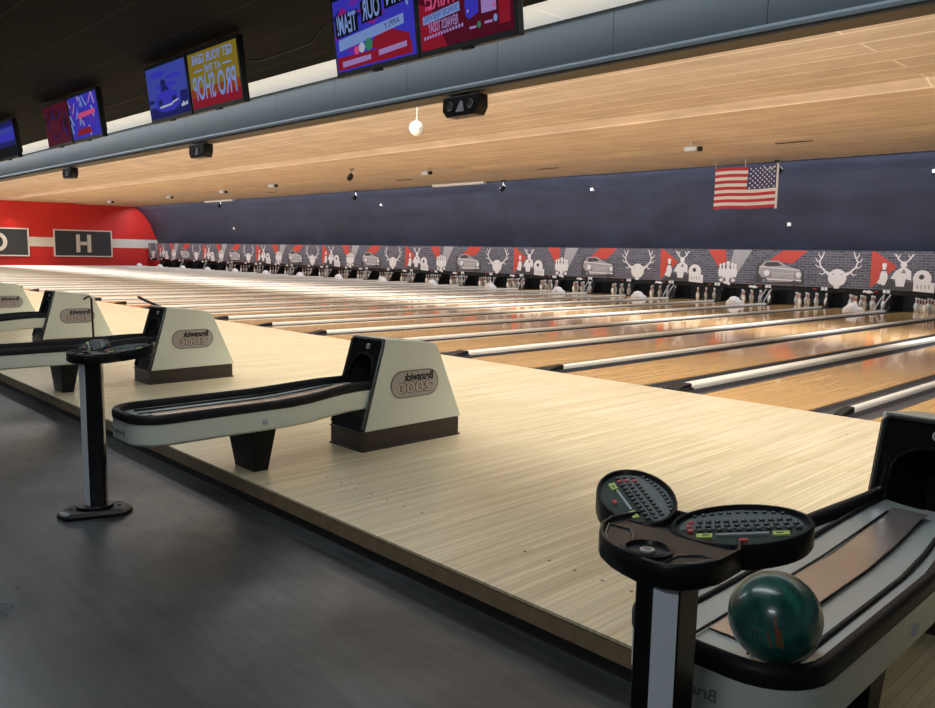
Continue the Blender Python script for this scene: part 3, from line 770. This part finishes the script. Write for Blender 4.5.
# ================================================================== KEYPAD STANDS
M_keyp = mat('key_panel_green_black', (0.035, 0.052, 0.048), 0.25, noise=0.2, nscale=30)
M_key = mat('dark_key', (0.022, 0.030, 0.028), 0.3); M_keyl = mat('key_legend', (0.30, 0.33, 0.32), 0.4)
M_keyg = mat('lime_key', (0.42, 0.52, 0.12), 0.4); M_keyr = mat('red_key', (0.45, 0.06, 0.06), 0.4)
M_plate = mat('grey_key_surround', (0.12, 0.14, 0.14), 0.3)
def keypad_stand():
    t = empty('keypad_stand', (0, 0, 0))   # origin on the concourse floor
    Z = H   # heights below are given above the approach level
    oct_ = [(-0.195, -0.02), (-0.15, -0.10), (0.15, -0.10), (0.195, -0.02), (0.195, 0.02), (0.15, 0.10), (-0.15, 0.10), (-0.195, 0.02)]
    def R(pts, a, s_=1.0): return [((x*cos(a)-y*sin(a))*s_, (x*sin(a)+y*cos(a))*s_) for x, y in pts]
    A = radians(51)
    b = MB(); lo = R(oct_, A); hi = R(oct_, A, 0.84)
    vs = [(x, y, 0) for x, y in lo] + [(x, y, 0.018) for x, y in lo] + [(x, y, 0.038) for x, y in hi]
    fs = [list(range(8))] + [[i, (i+1) % 8, (i+1) % 8+8, i+8] for i in range(8)] + [[8+i, 8+(i+1) % 8, 16+(i+1) % 8, 16+i] for i in range(8)] + [[16+i for i in range(8)]]
    b.add(vs, fs, M_black); base = b.build('base_plate', t, bevel=0.003)
    for sg in (-1, 1):
        q = R([(sg*0.125, 0)], A)[0]
        MB().lathe([(0.012, 0.038), (0.012, 0.041), (0.006, 0.044)], M_dark, 10, Matrix.Translation((q[0], q[1], 0))).build('bolt', base)
    b = MB(); b.prism(R([(0.10*cos(2*pi*i/20), 0.075*sin(2*pi*i/20)) for i in range(20)], A), 0.036, 0.056, M_black); b.build('collar', t, bevel=0.004)
    # post
    pl = [(-0.044, -0.058), (-0.006, -0.058), (0.034, -0.018), (0.034, 0.055), (0.026, 0.063), (-0.044, 0.063)]
    b = MB().prism(pl, 0.05, 0.72+Z, M_blackg); post = b.build('post', t, bevel=0.003)
    c_, d_ = Vector((-0.006, -0.058)), Vector((0.034, -0.018)); o_ = Vector((1, -1)).normalized()*0.0012
    a0, a1 = c_.lerp(d_, 0.06)+o_, c_.lerp(d_, 0.94)+o_
    MB().prism([tuple(a0), tuple(a1), tuple(a1-2*o_), tuple(a0-2*o_)], 0.055, 0.715+Z, mat('satin_silver', (0.84, 0.88, 0.93), 0.4)).build('silver_strip', post, smooth=0)
    # head
    hd = MB()
    pod = [(-0.225, 0.10), (-0.215, 0.051), (-0.185, 0.005), (-0.158, -0.024), (-0.118, -0.048), (-0.078, -0.062), (-0.041, -0.071), (-0.007, -0.071), (0.025, -0.066),
           (0.048, -0.050), (0.074, -0.009), (0.087, 0.045), (0.085, 0.13), (0.04, 0.22), (-0.04, 0.26), (-0.14, 0.26), (-0.20, 0.20)]
    n = len(pod); pc = (-0.07, 0.09)
    vs = [(pc[0]+(x-pc[0])*sc, pc[1]+(y-pc[1])*sc, z+Z) for sc, z in ((0.95, 0.718), (1.0, 0.726), (1.0, 0.768), (0.975, 0.773), (0.94, 0.773), (0.91, 0.764)) for x, y in pod]
    fs = [[i for i in range(n)]]
    for k in range(5): fs += [[k*n+i, k*n+(i+1) % n, (k+1)*n+(i+1) % n, (k+1)*n+i] for i in range(n)]
    fs += [[5*n+i for i in range(n)]]
    hd.add(vs, fs, M_black)
    head = hd.build('console_head', t, smooth=50)
    # round start button in its recess
    b = MB().lathe([(0.052, 0), (0.052, 0.010), (0.044, 0.012), (0.040, 0.004), (0.026, 0.003)], M_black, 28, Matrix.Translation((-0.048, -0.015, 0.764+Z)))
    b.lathe([(0.016, 0.004), (0.015, 0.008), (0.009, 0.009)], M_badge, 20, Matrix.Translation((-0.048, -0.015, 0.764+Z)))
    b.lathe([(0.011, 0.0085), (0.006, 0.0097)], M_badged, 16, Matrix.Translation((-0.048, -0.015, 0.764+Z)))
    b.build('round_button', head, smooth=50)
    for pts in ([(-0.205, 0.07), (-0.172, 0.012), (-0.135, -0.026), (-0.105, -0.035), (-0.098, -0.005), (-0.115, 0.035), (-0.150, 0.075)],
                [(0.005, -0.045), (0.035, -0.025), (0.055, 0.01), (0.066, 0.055), (0.035, 0.05), (0.005, 0.015)]):
        MB().tube([(x, y, 0.7645+Z) for x, y in pts], 0.0035, M_edge, 6, closed=True).build('tray_edge', head, smooth=60)
    # two oval keyboards
    xs, d, cy, cz, al, Lh, Wh, tu, tv, ph = -0.112, 0.138, 0.230, 0.785, 0.613, 0.151, 0.088, 0.133, 0.199, -0.018
    for side in (-1, 1):
        cosA, sinA = cos(al), sin(al)
        if side < 0: c = Vector((-d, cy)); e = Vector((-cosA, sinA)); bk = Vector((sinA, cosA)); ux = -e
        else: c = Vector((d, cy)); e = Vector((cosA, sinA)); bk = Vector((-sinA, cosA)); ux = e
        Rm = Matrix.Rotation(ph, 2); c = Rm @ c + Vector((xs, 0)); e = Rm @ e; bk = Rm @ bk
        def PT(a_, b_, o=0.0):   # a along outward long axis (in units of Lh), b toward the back
            x, y = c + e*a_*Lh + bk*b_*Wh
            return (x, y, cz + tu*a_*Lh + tv*b_*Wh + Z + o)
        n = 40; th = [2*pi*i/n for i in range(n)]
        b = MB()
        lev = [(0.97, -0.050, None), (1.0, -0.043, None), (1.0, 0, None), (0.975, 0.006, None), (0.93, 0.006, None), (0.905, -0.004, None)]
        vs = []
        for sc, o, zabs in lev:
            for q in th:
                P3 = PT(sc*cos(q), sc*sin(q), o or 0)
                if zabs is not None: P3 = (P3[0], P3[1], zabs+Z+max(0, 0.35*(P3[2]-Z-0.76)))
                vs.append(P3)
        fs = [[i for i in range(n)][::-1]]
        for k in range(len(lev)-1): fs += [[k*n+i, k*n+(i+1) % n, (k+1)*n+(i+1) % n, (k+1)*n+i] for i in range(n)]
        b.add(vs, fs, M_black)
        kb_ = b.build('keyboard', t, smooth=50)
        # key field
        b = MB(); m_ = n
        b.add([PT(0.905*cos(q), 0.905*sin(q), -0.004) for q in th], [list(range(n))], M_keyp)
        b.add([PT(0.86*cos(q), 0.86*sin(q), -0.0030) for q in th if sin(q) > -0.02], [list(range(len([q for q in th if sin(q) > -0.02])))], M_plate)
        # user's left-right direction: s runs to the user's right = outward * sgn
        sgn = 1 if side > 0 else -1
        # (the whole place is seen mirrored, so text runs the other way)
        def key(a_, b_, wa, wb, m, o=0.0):
            a_ = a_*sgn if side > 0 else a_
            pts = [(a_-wa, b_-wb), (a_+wa, b_-wb), (a_+wa, b_+wb), (a_-wa, b_+wb)]
            vs = [PT(x, y, -0.0035) for x, y in pts] + [PT(x, y, 0.0005+o) for x, y in pts]
            b.add(vs, [(4, 5, 6, 7), (0, 1, 5, 4), (1, 2, 6, 5), (2, 3, 7, 6), (3, 0, 4, 7)], m)
        for r_, bb_ in enumerate((0.30, 0.10, -0.10)):
            nk = 12; lim = 0.74 if r_ else 0.68
            for i in range(nk):
                a_ = -lim + 2*lim*i/(nk-1) + 0.02*r_
                red = (i < 2) if side > 0 else (i > nk-3)
                key(a_, bb_, 0.040, 0.055, M_keyr if (red and i % 2 == 0) else M_key)
                key(a_-0.008, bb_+0.012, 0.014, 0.018, M_keyl, 0.0005)
        for i in range(11):
            a_ = -0.62 + 1.24*i/10; bb_ = 0.60 + 0.13*(1-(a_/0.62)**2)
            key(a_, bb_, 0.030, 0.050, M_key); key(a_, bb_-0.02, 0.012, 0.02, M_keyl, 0.0005)
        key(0.52, -0.36, 0.11, 0.085, M_keyg); key(-0.52, -0.36, 0.11, 0.085, M_keyg)
        key(0.0, -0.33, 0.36, 0.03, M_keyl)
        key(0.0, -0.60, 0.06, 0.05, M_keyr)
        for s_ in (-0.5, 0.5): key(s_*1.0, -0.36, 0.05, 0.02, M_key, 0.0006)
        b.build('key_panel', kb_, smooth=0, fix=False)
    return t
ks = keypad_stand(); ks.location = (3.60, -5.85, -H)
tag(ks, 'black keypad stand with two oval keyboards beside the nearest ball return', 'keypad stand', 'keypad stands on the grey floor')
k2 = copy_tree(ks); k2.location = (-0.20, -5.68, -H); k2.rotation_euler = (0, 0, radians(20))
for ch in k2.children:
    if ch.name.startswith('post'): ch.rotation_euler = (0, 0, radians(-48))
tag(k2, 'black keypad stand standing alone on the grey floor at left', 'keypad stand', 'keypad stands on the grey floor')

# ================================================================== TELEVISIONS
def em(name, c, s=1.0): return mat(name, (0.0, 0.0, 0.0), 0.5, spec=0.03, emit=c, es=s*0.74)
E_bk = em('screen_black', (0.004, 0.004, 0.006)); E_bl = em('screen_blue', (0.055, 0.05, 0.62), 0.75); E_vi = em('screen_violet', (0.20, 0.03, 0.50), 0.7)
E_mg = em('screen_magenta', (0.45, 0.02, 0.30), 0.6); E_rd = em('screen_red', (0.42, 0.015, 0.04), 0.6); E_mr = em('screen_maroon', (0.10, 0.006, 0.02), 0.8)
E_lb = em('screen_pale_blue', (0.25, 0.38, 0.80), 0.75); E_lv = em('screen_lilac', (0.42, 0.27, 0.62), 0.8); E_pk = em('screen_pink', (0.80, 0.10, 0.28), 0.75)
E_yl = em('screen_mustard', (0.28, 0.20, 0.02), 0.8); E_or = em('screen_orange_red', (0.36, 0.07, 0.02), 0.7); E_nv = em('screen_navy', (0.015, 0.018, 0.16), 0.8)
E_sk = em('screen_sky', (0.06, 0.09, 0.50), 0.75); E_gn = em('screen_green', (0.05, 0.35, 0.20), 0.6); E_wh = em('screen_white', (0.55, 0.58, 0.75), 0.8)
class Scr:
    """a screen picture; u to the right as seen, v up, both 0..1 ; faces -Y"""
    def __init__(s, w, h, bg): s.b = MB(); s.w = w; s.h = h; s.l = 0; s.rect(0, 0, 1, 1, bg)
    def P(s, pts, m): s.l += 1; s.b.poly([((u-.5)*s.w, -0.031-0.0005*s.l, (v-.5)*s.h) for u, v in pts], m)
    def rect(s, u0, v0, u1, v1, m): s.P([(u0, v0), (u1, v0), (u1, v1), (u0, v1)], m)
    def disc(s, u, v, ru, rv, m, n=16): s.P([(u+ru*cos(2*pi*i/n), v+rv*sin(2*pi*i/n)) for i in range(n)], m)
    def text(s, t, u, v, size, width, m, rot=0, bold=0.0):
        s.l += 1
        T = Matrix.Translation(((u-.5)*s.w, -0.031-0.0005*s.l, (v-.5)*s.h)) @ Matrix.Rotation(pi/2, 4, 'X') @ Matrix.Rotation(rot, 4, 'Z')
        s.b.text(t, size, m, T, width=width*s.w, bold=bold)
def tv(kind, label, loc, w=0.985, h=0.585):
    t = empty('television', loc); t.rotation_euler = (radians(7), 0, 0)
    tag(t, label, 'television', 'televisions under the dark ceiling')
    MB().box(-w/2, -0.03, -h/2, w/2, 0.03, h/2, M_black).box(-w/2+0.1, 0.03, -h/2+0.08, w/2-0.1, 0.075, h/2-0.05, M_black).box(-0.05, -0.028, -h/2-0.014, 0.05, 0.0, -h/2, M_black).build('case', t, bevel=0.004)
    b = MB().box(-0.12, 0.075, -0.12, 0.12, 0.10, 0.22, M_kick).tube([(0, 0.09, 0.1), (0, 0.10, CZ-loc[2]-0.02)], 0.022, M_kick, 8)
    b.build('wall_bracket', t)
    s = Scr(w-0.05, h-0.075, E_bk)
    if kind == 'team':
        s.rect(0, 0, 1, 1, E_bl)
        rnd = random.Random(3)
        for i in range(26):
            u, v = rnd.uniform(0.05, 0.95), rnd.uniform(0.18, 0.95); a = rnd.uniform(0.04, 0.12)
            s.P([(u-a, v-0.03), (u-a*0.2, v-0.07), (min(u+a, 1), v+0.03), (u, min(v+0.08, 1))], rnd.choice([E_vi, E_mg, E_nv, E_vi, E_bl]))
        s.P([(0.45, 0.22), (0.95, 0.10), (0.95, 0.28), (0.75, 0.40), (0.55, 0.38)], E_rd)
        s.P([(0.03, 0.20), (0.03, 0.02), (0.97, 0.02), (0.97, 0.18)], E_rd)
        for (tx, u, v, wd) in (('TEAM!', 0.19, 0.63, 0.26), ('OUR', 0.52, 0.73, 0.22), ('JOIN', 0.83, 0.83, 0.25)):
            s.P([(u-wd/2-0.02, v-0.16), (u+wd/2+0.02, v-0.13), (u+wd/2+0.02, v+0.17), (u-wd/2-0.02, v+0.14)], E_bk)
            s.text(tx, u, v, 0.19, wd, E_lb, 0.03, 0.004)
        s.P([(0.07, 0.28), (0.90, 0.42), (0.90, 0.55), (0.07, 0.44)], E_lb)
        s.text('APPLY', 0.76, 0.465, 0.055, 0.19, E_nv, 0.09)
        s.disc(0.30, 0.24, 0.035, 0.06, E_pk); s.disc(0.37, 0.26, 0.04, 0.07, E_wh); s.disc(0.46, 0.28, 0.05, 0.085, E_gn)
        s.P([(0.10, 0.05), (0.48, 0.07), (0.48, 0.14), (0.10, 0.13)], E_lv)
        s.P([(0.58, 0.09), (0.92, 0.12), (0.92, 0.19), (0.58, 0.165)], E_lv)
    elif kind == 'strike':
        s.rect(0, 0, 1, 1, E_mr); s.P([(0.0, 0.0), (0.3, 0.0), (0.15, 0.5), (0.0, 0.6)], E_rd); s.rect(0.86, 0.1, 0.97, 1, E_rd)
        s.text('STRIKE!', 0.28, 0.62, 0.20, 0.42, E_pk, 0.03, 0.004)
        s.P([(0.04, 0.32), (0.46, 0.38), (0.46, 0.49), (0.04, 0.42)], E_lb)
        s.text('DOWNLOAD THE BOWLING', 0.25, 0.403, 0.055, 0.38, E_nv, 0.08)
        s.text('REWARDS TODAY', 0.27, 0.27, 0.085, 0.34, E_lv, 0.05, 0.002)
        for u in range(14): s.P([(0.04+0.033*u, 0.13+0.004*u), (0.062+0.033*u, 0.13+0.004*u), (0.062+0.033*u, 0.17+0.004*u), (0.04+0.033*u, 0.17+0.004*u)], E_lv); s.l -= 1
        s.l += 1
        s.P([(0.52, 0.29), (0.56, 0.24), (0.66, 0.30), (0.66, 0.95), (0.52, 0.95)], E_bl)
        s.rect(0.69, 0.27, 0.84, 0.95, E_lv); s.disc(0.82, 0.33, 0.012, 0.02, E_pk); s.disc(0.55, 0.34, 0.012, 0.02, E_lv)
        s.disc(0.66, 0.15, 0.02, 0.04, E_gn); s.rect(0.56, 0.12, 0.63, 0.15, E_lv); s.disc(0.83, 0.18, 0.02, 0.045, E_lb); s.rect(0.72, 0.14, 0.80, 0.17, E_lv)
    elif kind == 'car':
        s.rect(0, 0, 1, 1, E_sk); s.rect(0, 0, 1, 0.22, E_nv)
        for u, v, a, c in ((0.3, 0.85, 0.2, 0.06), (0.7, 0.75, 0.2, 0.05), (0.5, 0.6, 0.3, 0.05)): s.disc(u, v, a, c, E_bl)
        s.P([(0.18, 0.18), (0.20, 0.42), (0.30, 0.48), (0.34, 0.62), (0.52, 0.64), (0.60, 0.50), (0.74, 0.44), (0.78, 0.18), (0.62, 0.10), (0.34, 0.10)], E_bl)
        s.P([(0.35, 0.50), (0.37, 0.60), (0.50, 0.61), (0.56, 0.50)], E_nv); s.disc(0.42, 0.66, 0.07, 0.07, E_nv)
        s.disc(0.30, 0.28, 0.06, 0.08, E_nv); s.disc(0.66, 0.30, 0.06, 0.08, E_nv)
        s.P([(0.28, 0.18), (0.60, 0.20), (0.60, 0.24), (0.28, 0.22)], E_wh); s.P([(0.60, 0.22), (0.76, 0.27), (0.76, 0.30), (0.60, 0.26)], E_wh)
        s.disc(0.06, 0.34, 0.10, 0.04, E_nv); s.rect(0.82, 0.15, 1.0, 0.42, E_nv)
        s.P([(0.82, 0.16), (0.88, 0.22), (0.92, 0.17), (0.98, 0.22), (0.98, 0.14), (0.82, 0.12)], E_wh)
    elif kind == 'shop':
        s.rect(0, 0, 1, 1, E_yl); s.rect(0, 0, 1, 0.36, E_or); s.rect(0, 0, 1, 0.20, E_rd)
        s.text('GET YOUR GEAR', 0.50, 0.86, 0.115, 0.84, E_lb, 0, 0.003); s.text('AT THE', 0.5, 0.66, 0.09, 0.34, E_lb, 0, 0.002)
        s.rect(0.12, 0.65, 0.30, 0.68, E_lb); s.rect(0.70, 0.65, 0.88, 0.68, E_lb)
        s.text('PRO', 0.755, 0.33, 0.31, 0.36, E_lb, 0, 0.005); s.text('SHOP', 0.29, 0.33, 0.31, 0.46, E_lb, 0, 0.005)
    elif kind in ('dim', 'bright'):
        rnd = random.Random(5)
        br_ = kind == 'bright'
        s.rect(0, 0, 1, 1, E_bl if br_ else E_mr)
        pal = [E_bl, E_vi, E_lv, E_lb, E_nv, E_bl] if br_ else [E_nv, E_mr, E_bk, E_mr, E_nv]
        for i in range(40):
            u, v = rnd.uniform(0.05, 0.95), rnd.uniform(0.1, 0.95); a = rnd.uniform(-0.15, 0.15); 
            s.P([(max(0, u-0.03), max(0, v-0.15)), (min(1, u+0.02), max(0, v-0.13)), (min(1, max(0, u+a+0.03)), min(1, v+0.12)), (min(1, max(0, u+a-0.02)), min(1, v+0.1))], rnd.choice(pal))
        if br_: s.P([(0.35, 0.45), (0.95, 0.50), (0.95, 0.60), (0.35, 0.58)], E_pk); s.P([(0.2, 0.05), (0.8, 0.08), (0.7, 0.22), (0.3, 0.2)], E_rd)
        else: s.rect(0.3, 0.3, 0.7, 0.6, E_mr)
    else:
        s.rect(0, 0, 1, 1, E_nv); s.rect(0, 0.45, 1, 0.85, E_bl); s.rect(0, 0.68, 1, 0.8, E_sk); s.rect(0, 0, 1, 0.3, E_bk)
    s.b.build('screen_picture', t, smooth=0, fix=False)
    return t
TVY = -3.52; TZ = 2.985
tv('team', 'television with a purple join our team advert near the top centre', (-0.436, TVY, TZ))
tv('strike', 'television with a dark red strike advert near the top centre', (0.515, TVY, TZ), w=0.91)
tv('car', 'television showing a blue picture of a car, left of the pro shop screen', (-3.93, TVY, TZ))
tv('shop', 'television showing a yellow and red pro shop advert', (-2.90, TVY, TZ), w=1.03)
tv('dim', 'television with a dim maroon picture in the far left pair', (-7.41, TVY, TZ))
tv('bright', 'television with a bright blue and violet picture in the far left pair', (-6.38, TVY, TZ), w=1.03)
tv('band', 'television with a blue band at the left picture edge', (-9.87, TVY, TZ), w=1.03)
# tv cables
o = MB().tube([(-2.42, -3.46, 3.07), (-2.25, -3.42, 3.05), (-2.0, -3.36, 3.08), (-1.78, -3.2, 3.16), (-1.72, -3.1, CZ)], 0.008, M_kick, 6).build('cable'); tag(o, 'thin cable running from the pro shop screen up to the ceiling', 'cable')
o = MB().tube([(-5.92, -3.46, 3.07), (-5.6, -3.42, 3.06), (-5.2, -3.3, 3.12), (-5.0, -3.1, CZ)], 0.008, M_kick, 6).build('cable'); tag(o, 'thin cable running from the bright far left screen up to the ceiling', 'cable')

# ================================================================== THINGS UNDER THE FASCIA AND ON THE LANE CEILING
def speaker():
    t = empty('loudspeaker', (0, 0, 0))
    b = MB().prism([(-0.24, 0.09), (-0.245, -0.04), (-0.19, -0.10), (0.20, -0.10), (0.245, -0.03), (0.24, 0.09)], -0.07, 0.07, M_black, 'Y'); b.build('cabinet', t, bevel=0.008)
    b = MB(); Tf = Matrix.Translation((-0.14, -0.071, 0.0)) @ Matrix.Rotation(pi/2, 4, 'X')
    b.lathe([(0.045, 0), (0.04, 0.006), (0.02, -0.004), (0.005, -0.002)], M_kick, 16, Tf)
    Tf = Matrix.Translation((0.14, -0.071, 0.0)) @ Matrix.Rotation(pi/2, 4, 'X'); b.lathe([(0.045, 0), (0.04, 0.006), (0.02, -0.004), (0.005, -0.002)], M_kick, 16, Tf)
    b.build('driver', t)
    MB().prism([(-0.05, -0.06), (0.06, -0.06), (0.04, 0.03), (0.015, 0.04)], -0.078, -0.070, M_pm, 'Y').build('grille_plate', t, smooth=0)
    MB().box(-0.03, -0.02, 0.09, 0.03, 0.02, 0.13, M_black).build('bracket', t)
    return t
sp0 = speaker()
for i, (x, lb) in enumerate(((-1.31, 'nearest black loudspeaker hanging under the blue grey fascia beam'), (-6.86, 'middle black loudspeaker hanging under the fascia beam'), (-12.45, 'farthest black loudspeaker hanging under the fascia beam at left'))):
    o = sp0 if i == 0 else copy_tree(sp0); o.location = (x, FY+0.05, 2.765); tag(o, lb, 'loudspeaker', 'loudspeakers under the fascia beam')
# mirror ball
t = empty('mirror_ball', (-6.486, 2.0, 3.50)); tag(t, 'small silvery mirror ball hanging on a cord from the lane ceiling', 'mirror ball')
M_mir = mat('mirror_tiles', (0.85, 0.87, 0.86), 0.18, metal=0.6)
MB().lathe([(max(0.001, 0.135*sin(pi*i/12)), -0.135*cos(pi*i/12)) for i in range(13)], M_mir, 20).build('mirrored_ball', t, smooth=0)
MB().tube([(0, 0, 0.13), (0, 0, 0.755)], 0.006, M_white, 6).build('cord', t)
# ceiling projectors
def projector():
    t = empty('ceiling_projector', (0, 0, 0))
    MB().box(-0.20, -0.10, -0.07, 0.12, 0.10, 0.06, M_alu).build('body', t, bevel=0.03, seg=3)
    MB().lathe([(0.06, 0), (0.06, 0.10), (0.05, 0.11), (0.03, 0.10)], M_black, 14, Matrix.Translation((0.12, 0, -0.01)) @ Matrix.Rotation(pi/2, 4, 'Y')).build('lens', t)
    MB().tube([(-0.05, 0, 0.06), (-0.05, 0, 0.20)], 0.018, M_white, 8).build('drop_rod', t)
    return t
pj = projector(); plist = [(-6.33, 10.79), (-16.48, 10.93), (-26.04, 10.66), (-31.5, 11.2), (-38.1, 11.5), (-46.0, 11.3)]
for i, (x, y) in enumerate(plist):
    o = pj if i == 0 else copy_tree(pj); o.location = (x, y, 4.035); o.rotation_euler = (0, 0, radians(20 if i != 1 else 0))
    tag(o, 'grey projector hanging from the beige ceiling, the %s from the right' % ordn(i), 'projector', 'projectors under the beige ceiling')
def spot():
    t = empty('stage_light', (0, 0, 0))
    MB().tube([(0, 0, 0.12), (0.0, -0.04, 0.0), (0.06, -0.08, -0.06)], 0.022, M_alu, 8).build('arm', t)
    MB().lathe([(0.05, -0.13), (0.085, -0.12), (0.10, 0.0), (0.07, 0.10), (0.03, 0.12)], M_black, 14, Matrix.Translation((0.10, -0.12, -0.16)) @ Matrix.Rotation(radians(50), 4, 'Y')).build('lamp_head', t, smooth=50)
    MB().box(-0.08, -0.05, 0.10, 0.10, 0.05, 0.16, M_black).build('clamp', t, bevel=0.01)
    return t
st = spot()
for i, (x, y) in enumerate([(-6.30, 15.35), (-17.15, 15.4), (-26.66, 15.4), (-40.0, 15.4)]):
    o = st if i == 0 else copy_tree(st); o.location = (x, y, 4.02); tag(o, 'dark stage light clamped where ceiling meets dark wall, the %s from the right' % ordn(i), 'stage light', 'stage lights along the end wall')
o = copy_tree(st); o.location = (-18.68, 9.4, 4.05); o['label'] = 'small dark stage light on the beige ceiling left of the second projector'; o['category'] = 'stage light'
# white tube housings
for i, (x0, x1, lb) in enumerate(((-21.0, -18.0, 'long white tube housing where the beige ceiling meets the dark wall'), (-41.6, -38.2, 'far left white tube housing at the edge of the dark wall'))):
    o = MB().box(x0, 15.15, 4.06, x1, 15.33, 4.16, M_white).build('tube_housing', bevel=0.01); tag(o, lb, 'light fixture', 'white tube housings')
# slots in the ceiling
for i, (x, y) in enumerate([(-4.3, 11.9), (-12.9, 13.0), (-20.1, 12.9), (-31.0, 13.5)]):
    o = MB().box(x-0.45, y-0.03, 4.125, x+0.45, y+0.03, 4.139, M_dark).build('slot_vent', smooth=0); tag(o, 'narrow black slot vent in the beige ceiling, the %s from the right' % ordn(i), 'vent', 'slot vents in the beige ceiling')
    o.location.z = (4.145-4.139) + (0.0)
# small white boxes and dots on the dark wall
for i, (x, y, z, s_) in enumerate([(-6.62, 17.08, 2.43, 0.055), (-2.5, 16.30, 3.73, 0.045), (-13.6, 16.30, 3.73, 0.05), (-26.1, 16.45, 3.55, 0.05), (-41.5, 17.0, 2.6, 0.06)]):
    o = MB().box(x-s_, y-0.04, z-s_, x+s_, y+0.08, z+s_, M_white).build('junction_box', bevel=0.008); tag(o, 'small white box on the dark curved wall, the %s from the right' % ordn((1, 0, 2, 3, 4)[i]), 'junction box', 'white boxes on the dark wall')

# ================================================================== FLAG
def flag():
    t = empty('flag', (-7.66, 14.3, 2.77)); tag(t, 'striped flag hanging from the ceiling before the dark wall', 'flag')
    Wf, Hf = 1.86, 1.15; M_fr = mat('flag_red', (0.42, 0.02, 0.035), 0.7); M_fw = mat('flag_white', (0.62, 0.62, 0.63), 0.7); M_fb = mat('flag_blue', (0.022, 0.035, 0.14), 0.7)
    def wob(u, v): return 0.03*sin(u*9+v*1.5) + 0.015*sin(u*17+v*4)
    b = MB(); nu = 40
    for i in range(13):
        v0, v1 = 1-(i+1)/13, 1-i/13
        for k in range(nu):
            u0, u1 = k/nu, (k+1)/nu
            m = M_fr if i % 2 == 0 else M_fw
            if i < 7 and u0 >= 0.5499: m = M_fb
            sg = 0.02*sin(u0*6)*(1-v0); 
            vs = [(u*Wf, wob(u, v)+dd, v*Hf + 0.012*sin(u*8)) for dd in (0, 0.004) for u, v in ((u0, v0), (u1, v0), (u1, v1), (u0, v1))]
            b.add(vs, [(0, 1, 2, 3), (4, 5, 6, 7)], m)
    # stars on both faces
    for r in range(9):
        nst = 6 if r % 2 == 0 else 5
        for c in range(nst):
            u = 0.55 + 0.45*((c+0.5)/6 + (0 if nst == 6 else 1/12)); v = 1 - (7/13)*((r+0.75)/9.5)
            pts = []
            for q in range(10):
                rr = 0.036 if q % 2 == 0 else 0.016; a = pi/2+q*pi/5; uu = u+rr*cos(a)/Wf; vv = v+rr*sin(a)/Hf
                pts.append((uu*Wf, wob(uu, vv)-0.003, vv*Hf+0.012*sin(uu*8)))
            b.poly(pts, M_fw)
    b.build('cloth', t, smooth=0, fix=False)
    b = MB(); b.box(Wf, -0.02, -0.02, Wf+0.05, 0.02, Hf+0.02, M_fw); b.build('header_band', t)
    b = MB()
    b.tube([(Wf+0.02, 0, Hf+0.01), (Wf*0.84, 0, Hf-0.12), (Wf*0.78, 0, Hf+0.01)], 0.008, M_white, 6)
    b.tube([(Wf+0.02, 0, Hf+0.01), (Wf+0.10, 0.1, 1.36)], 0.008, M_white, 6)
    b.tube([(Wf*0.5, 0, Hf), (Wf*0.5, 0.0, 1.36)], 0.006, M_white, 6); b.tube([(0.02, 0, Hf), (0.02, 0.0, 1.36)], 0.006, M_white, 6)
    b.build('cord', t)
flag()
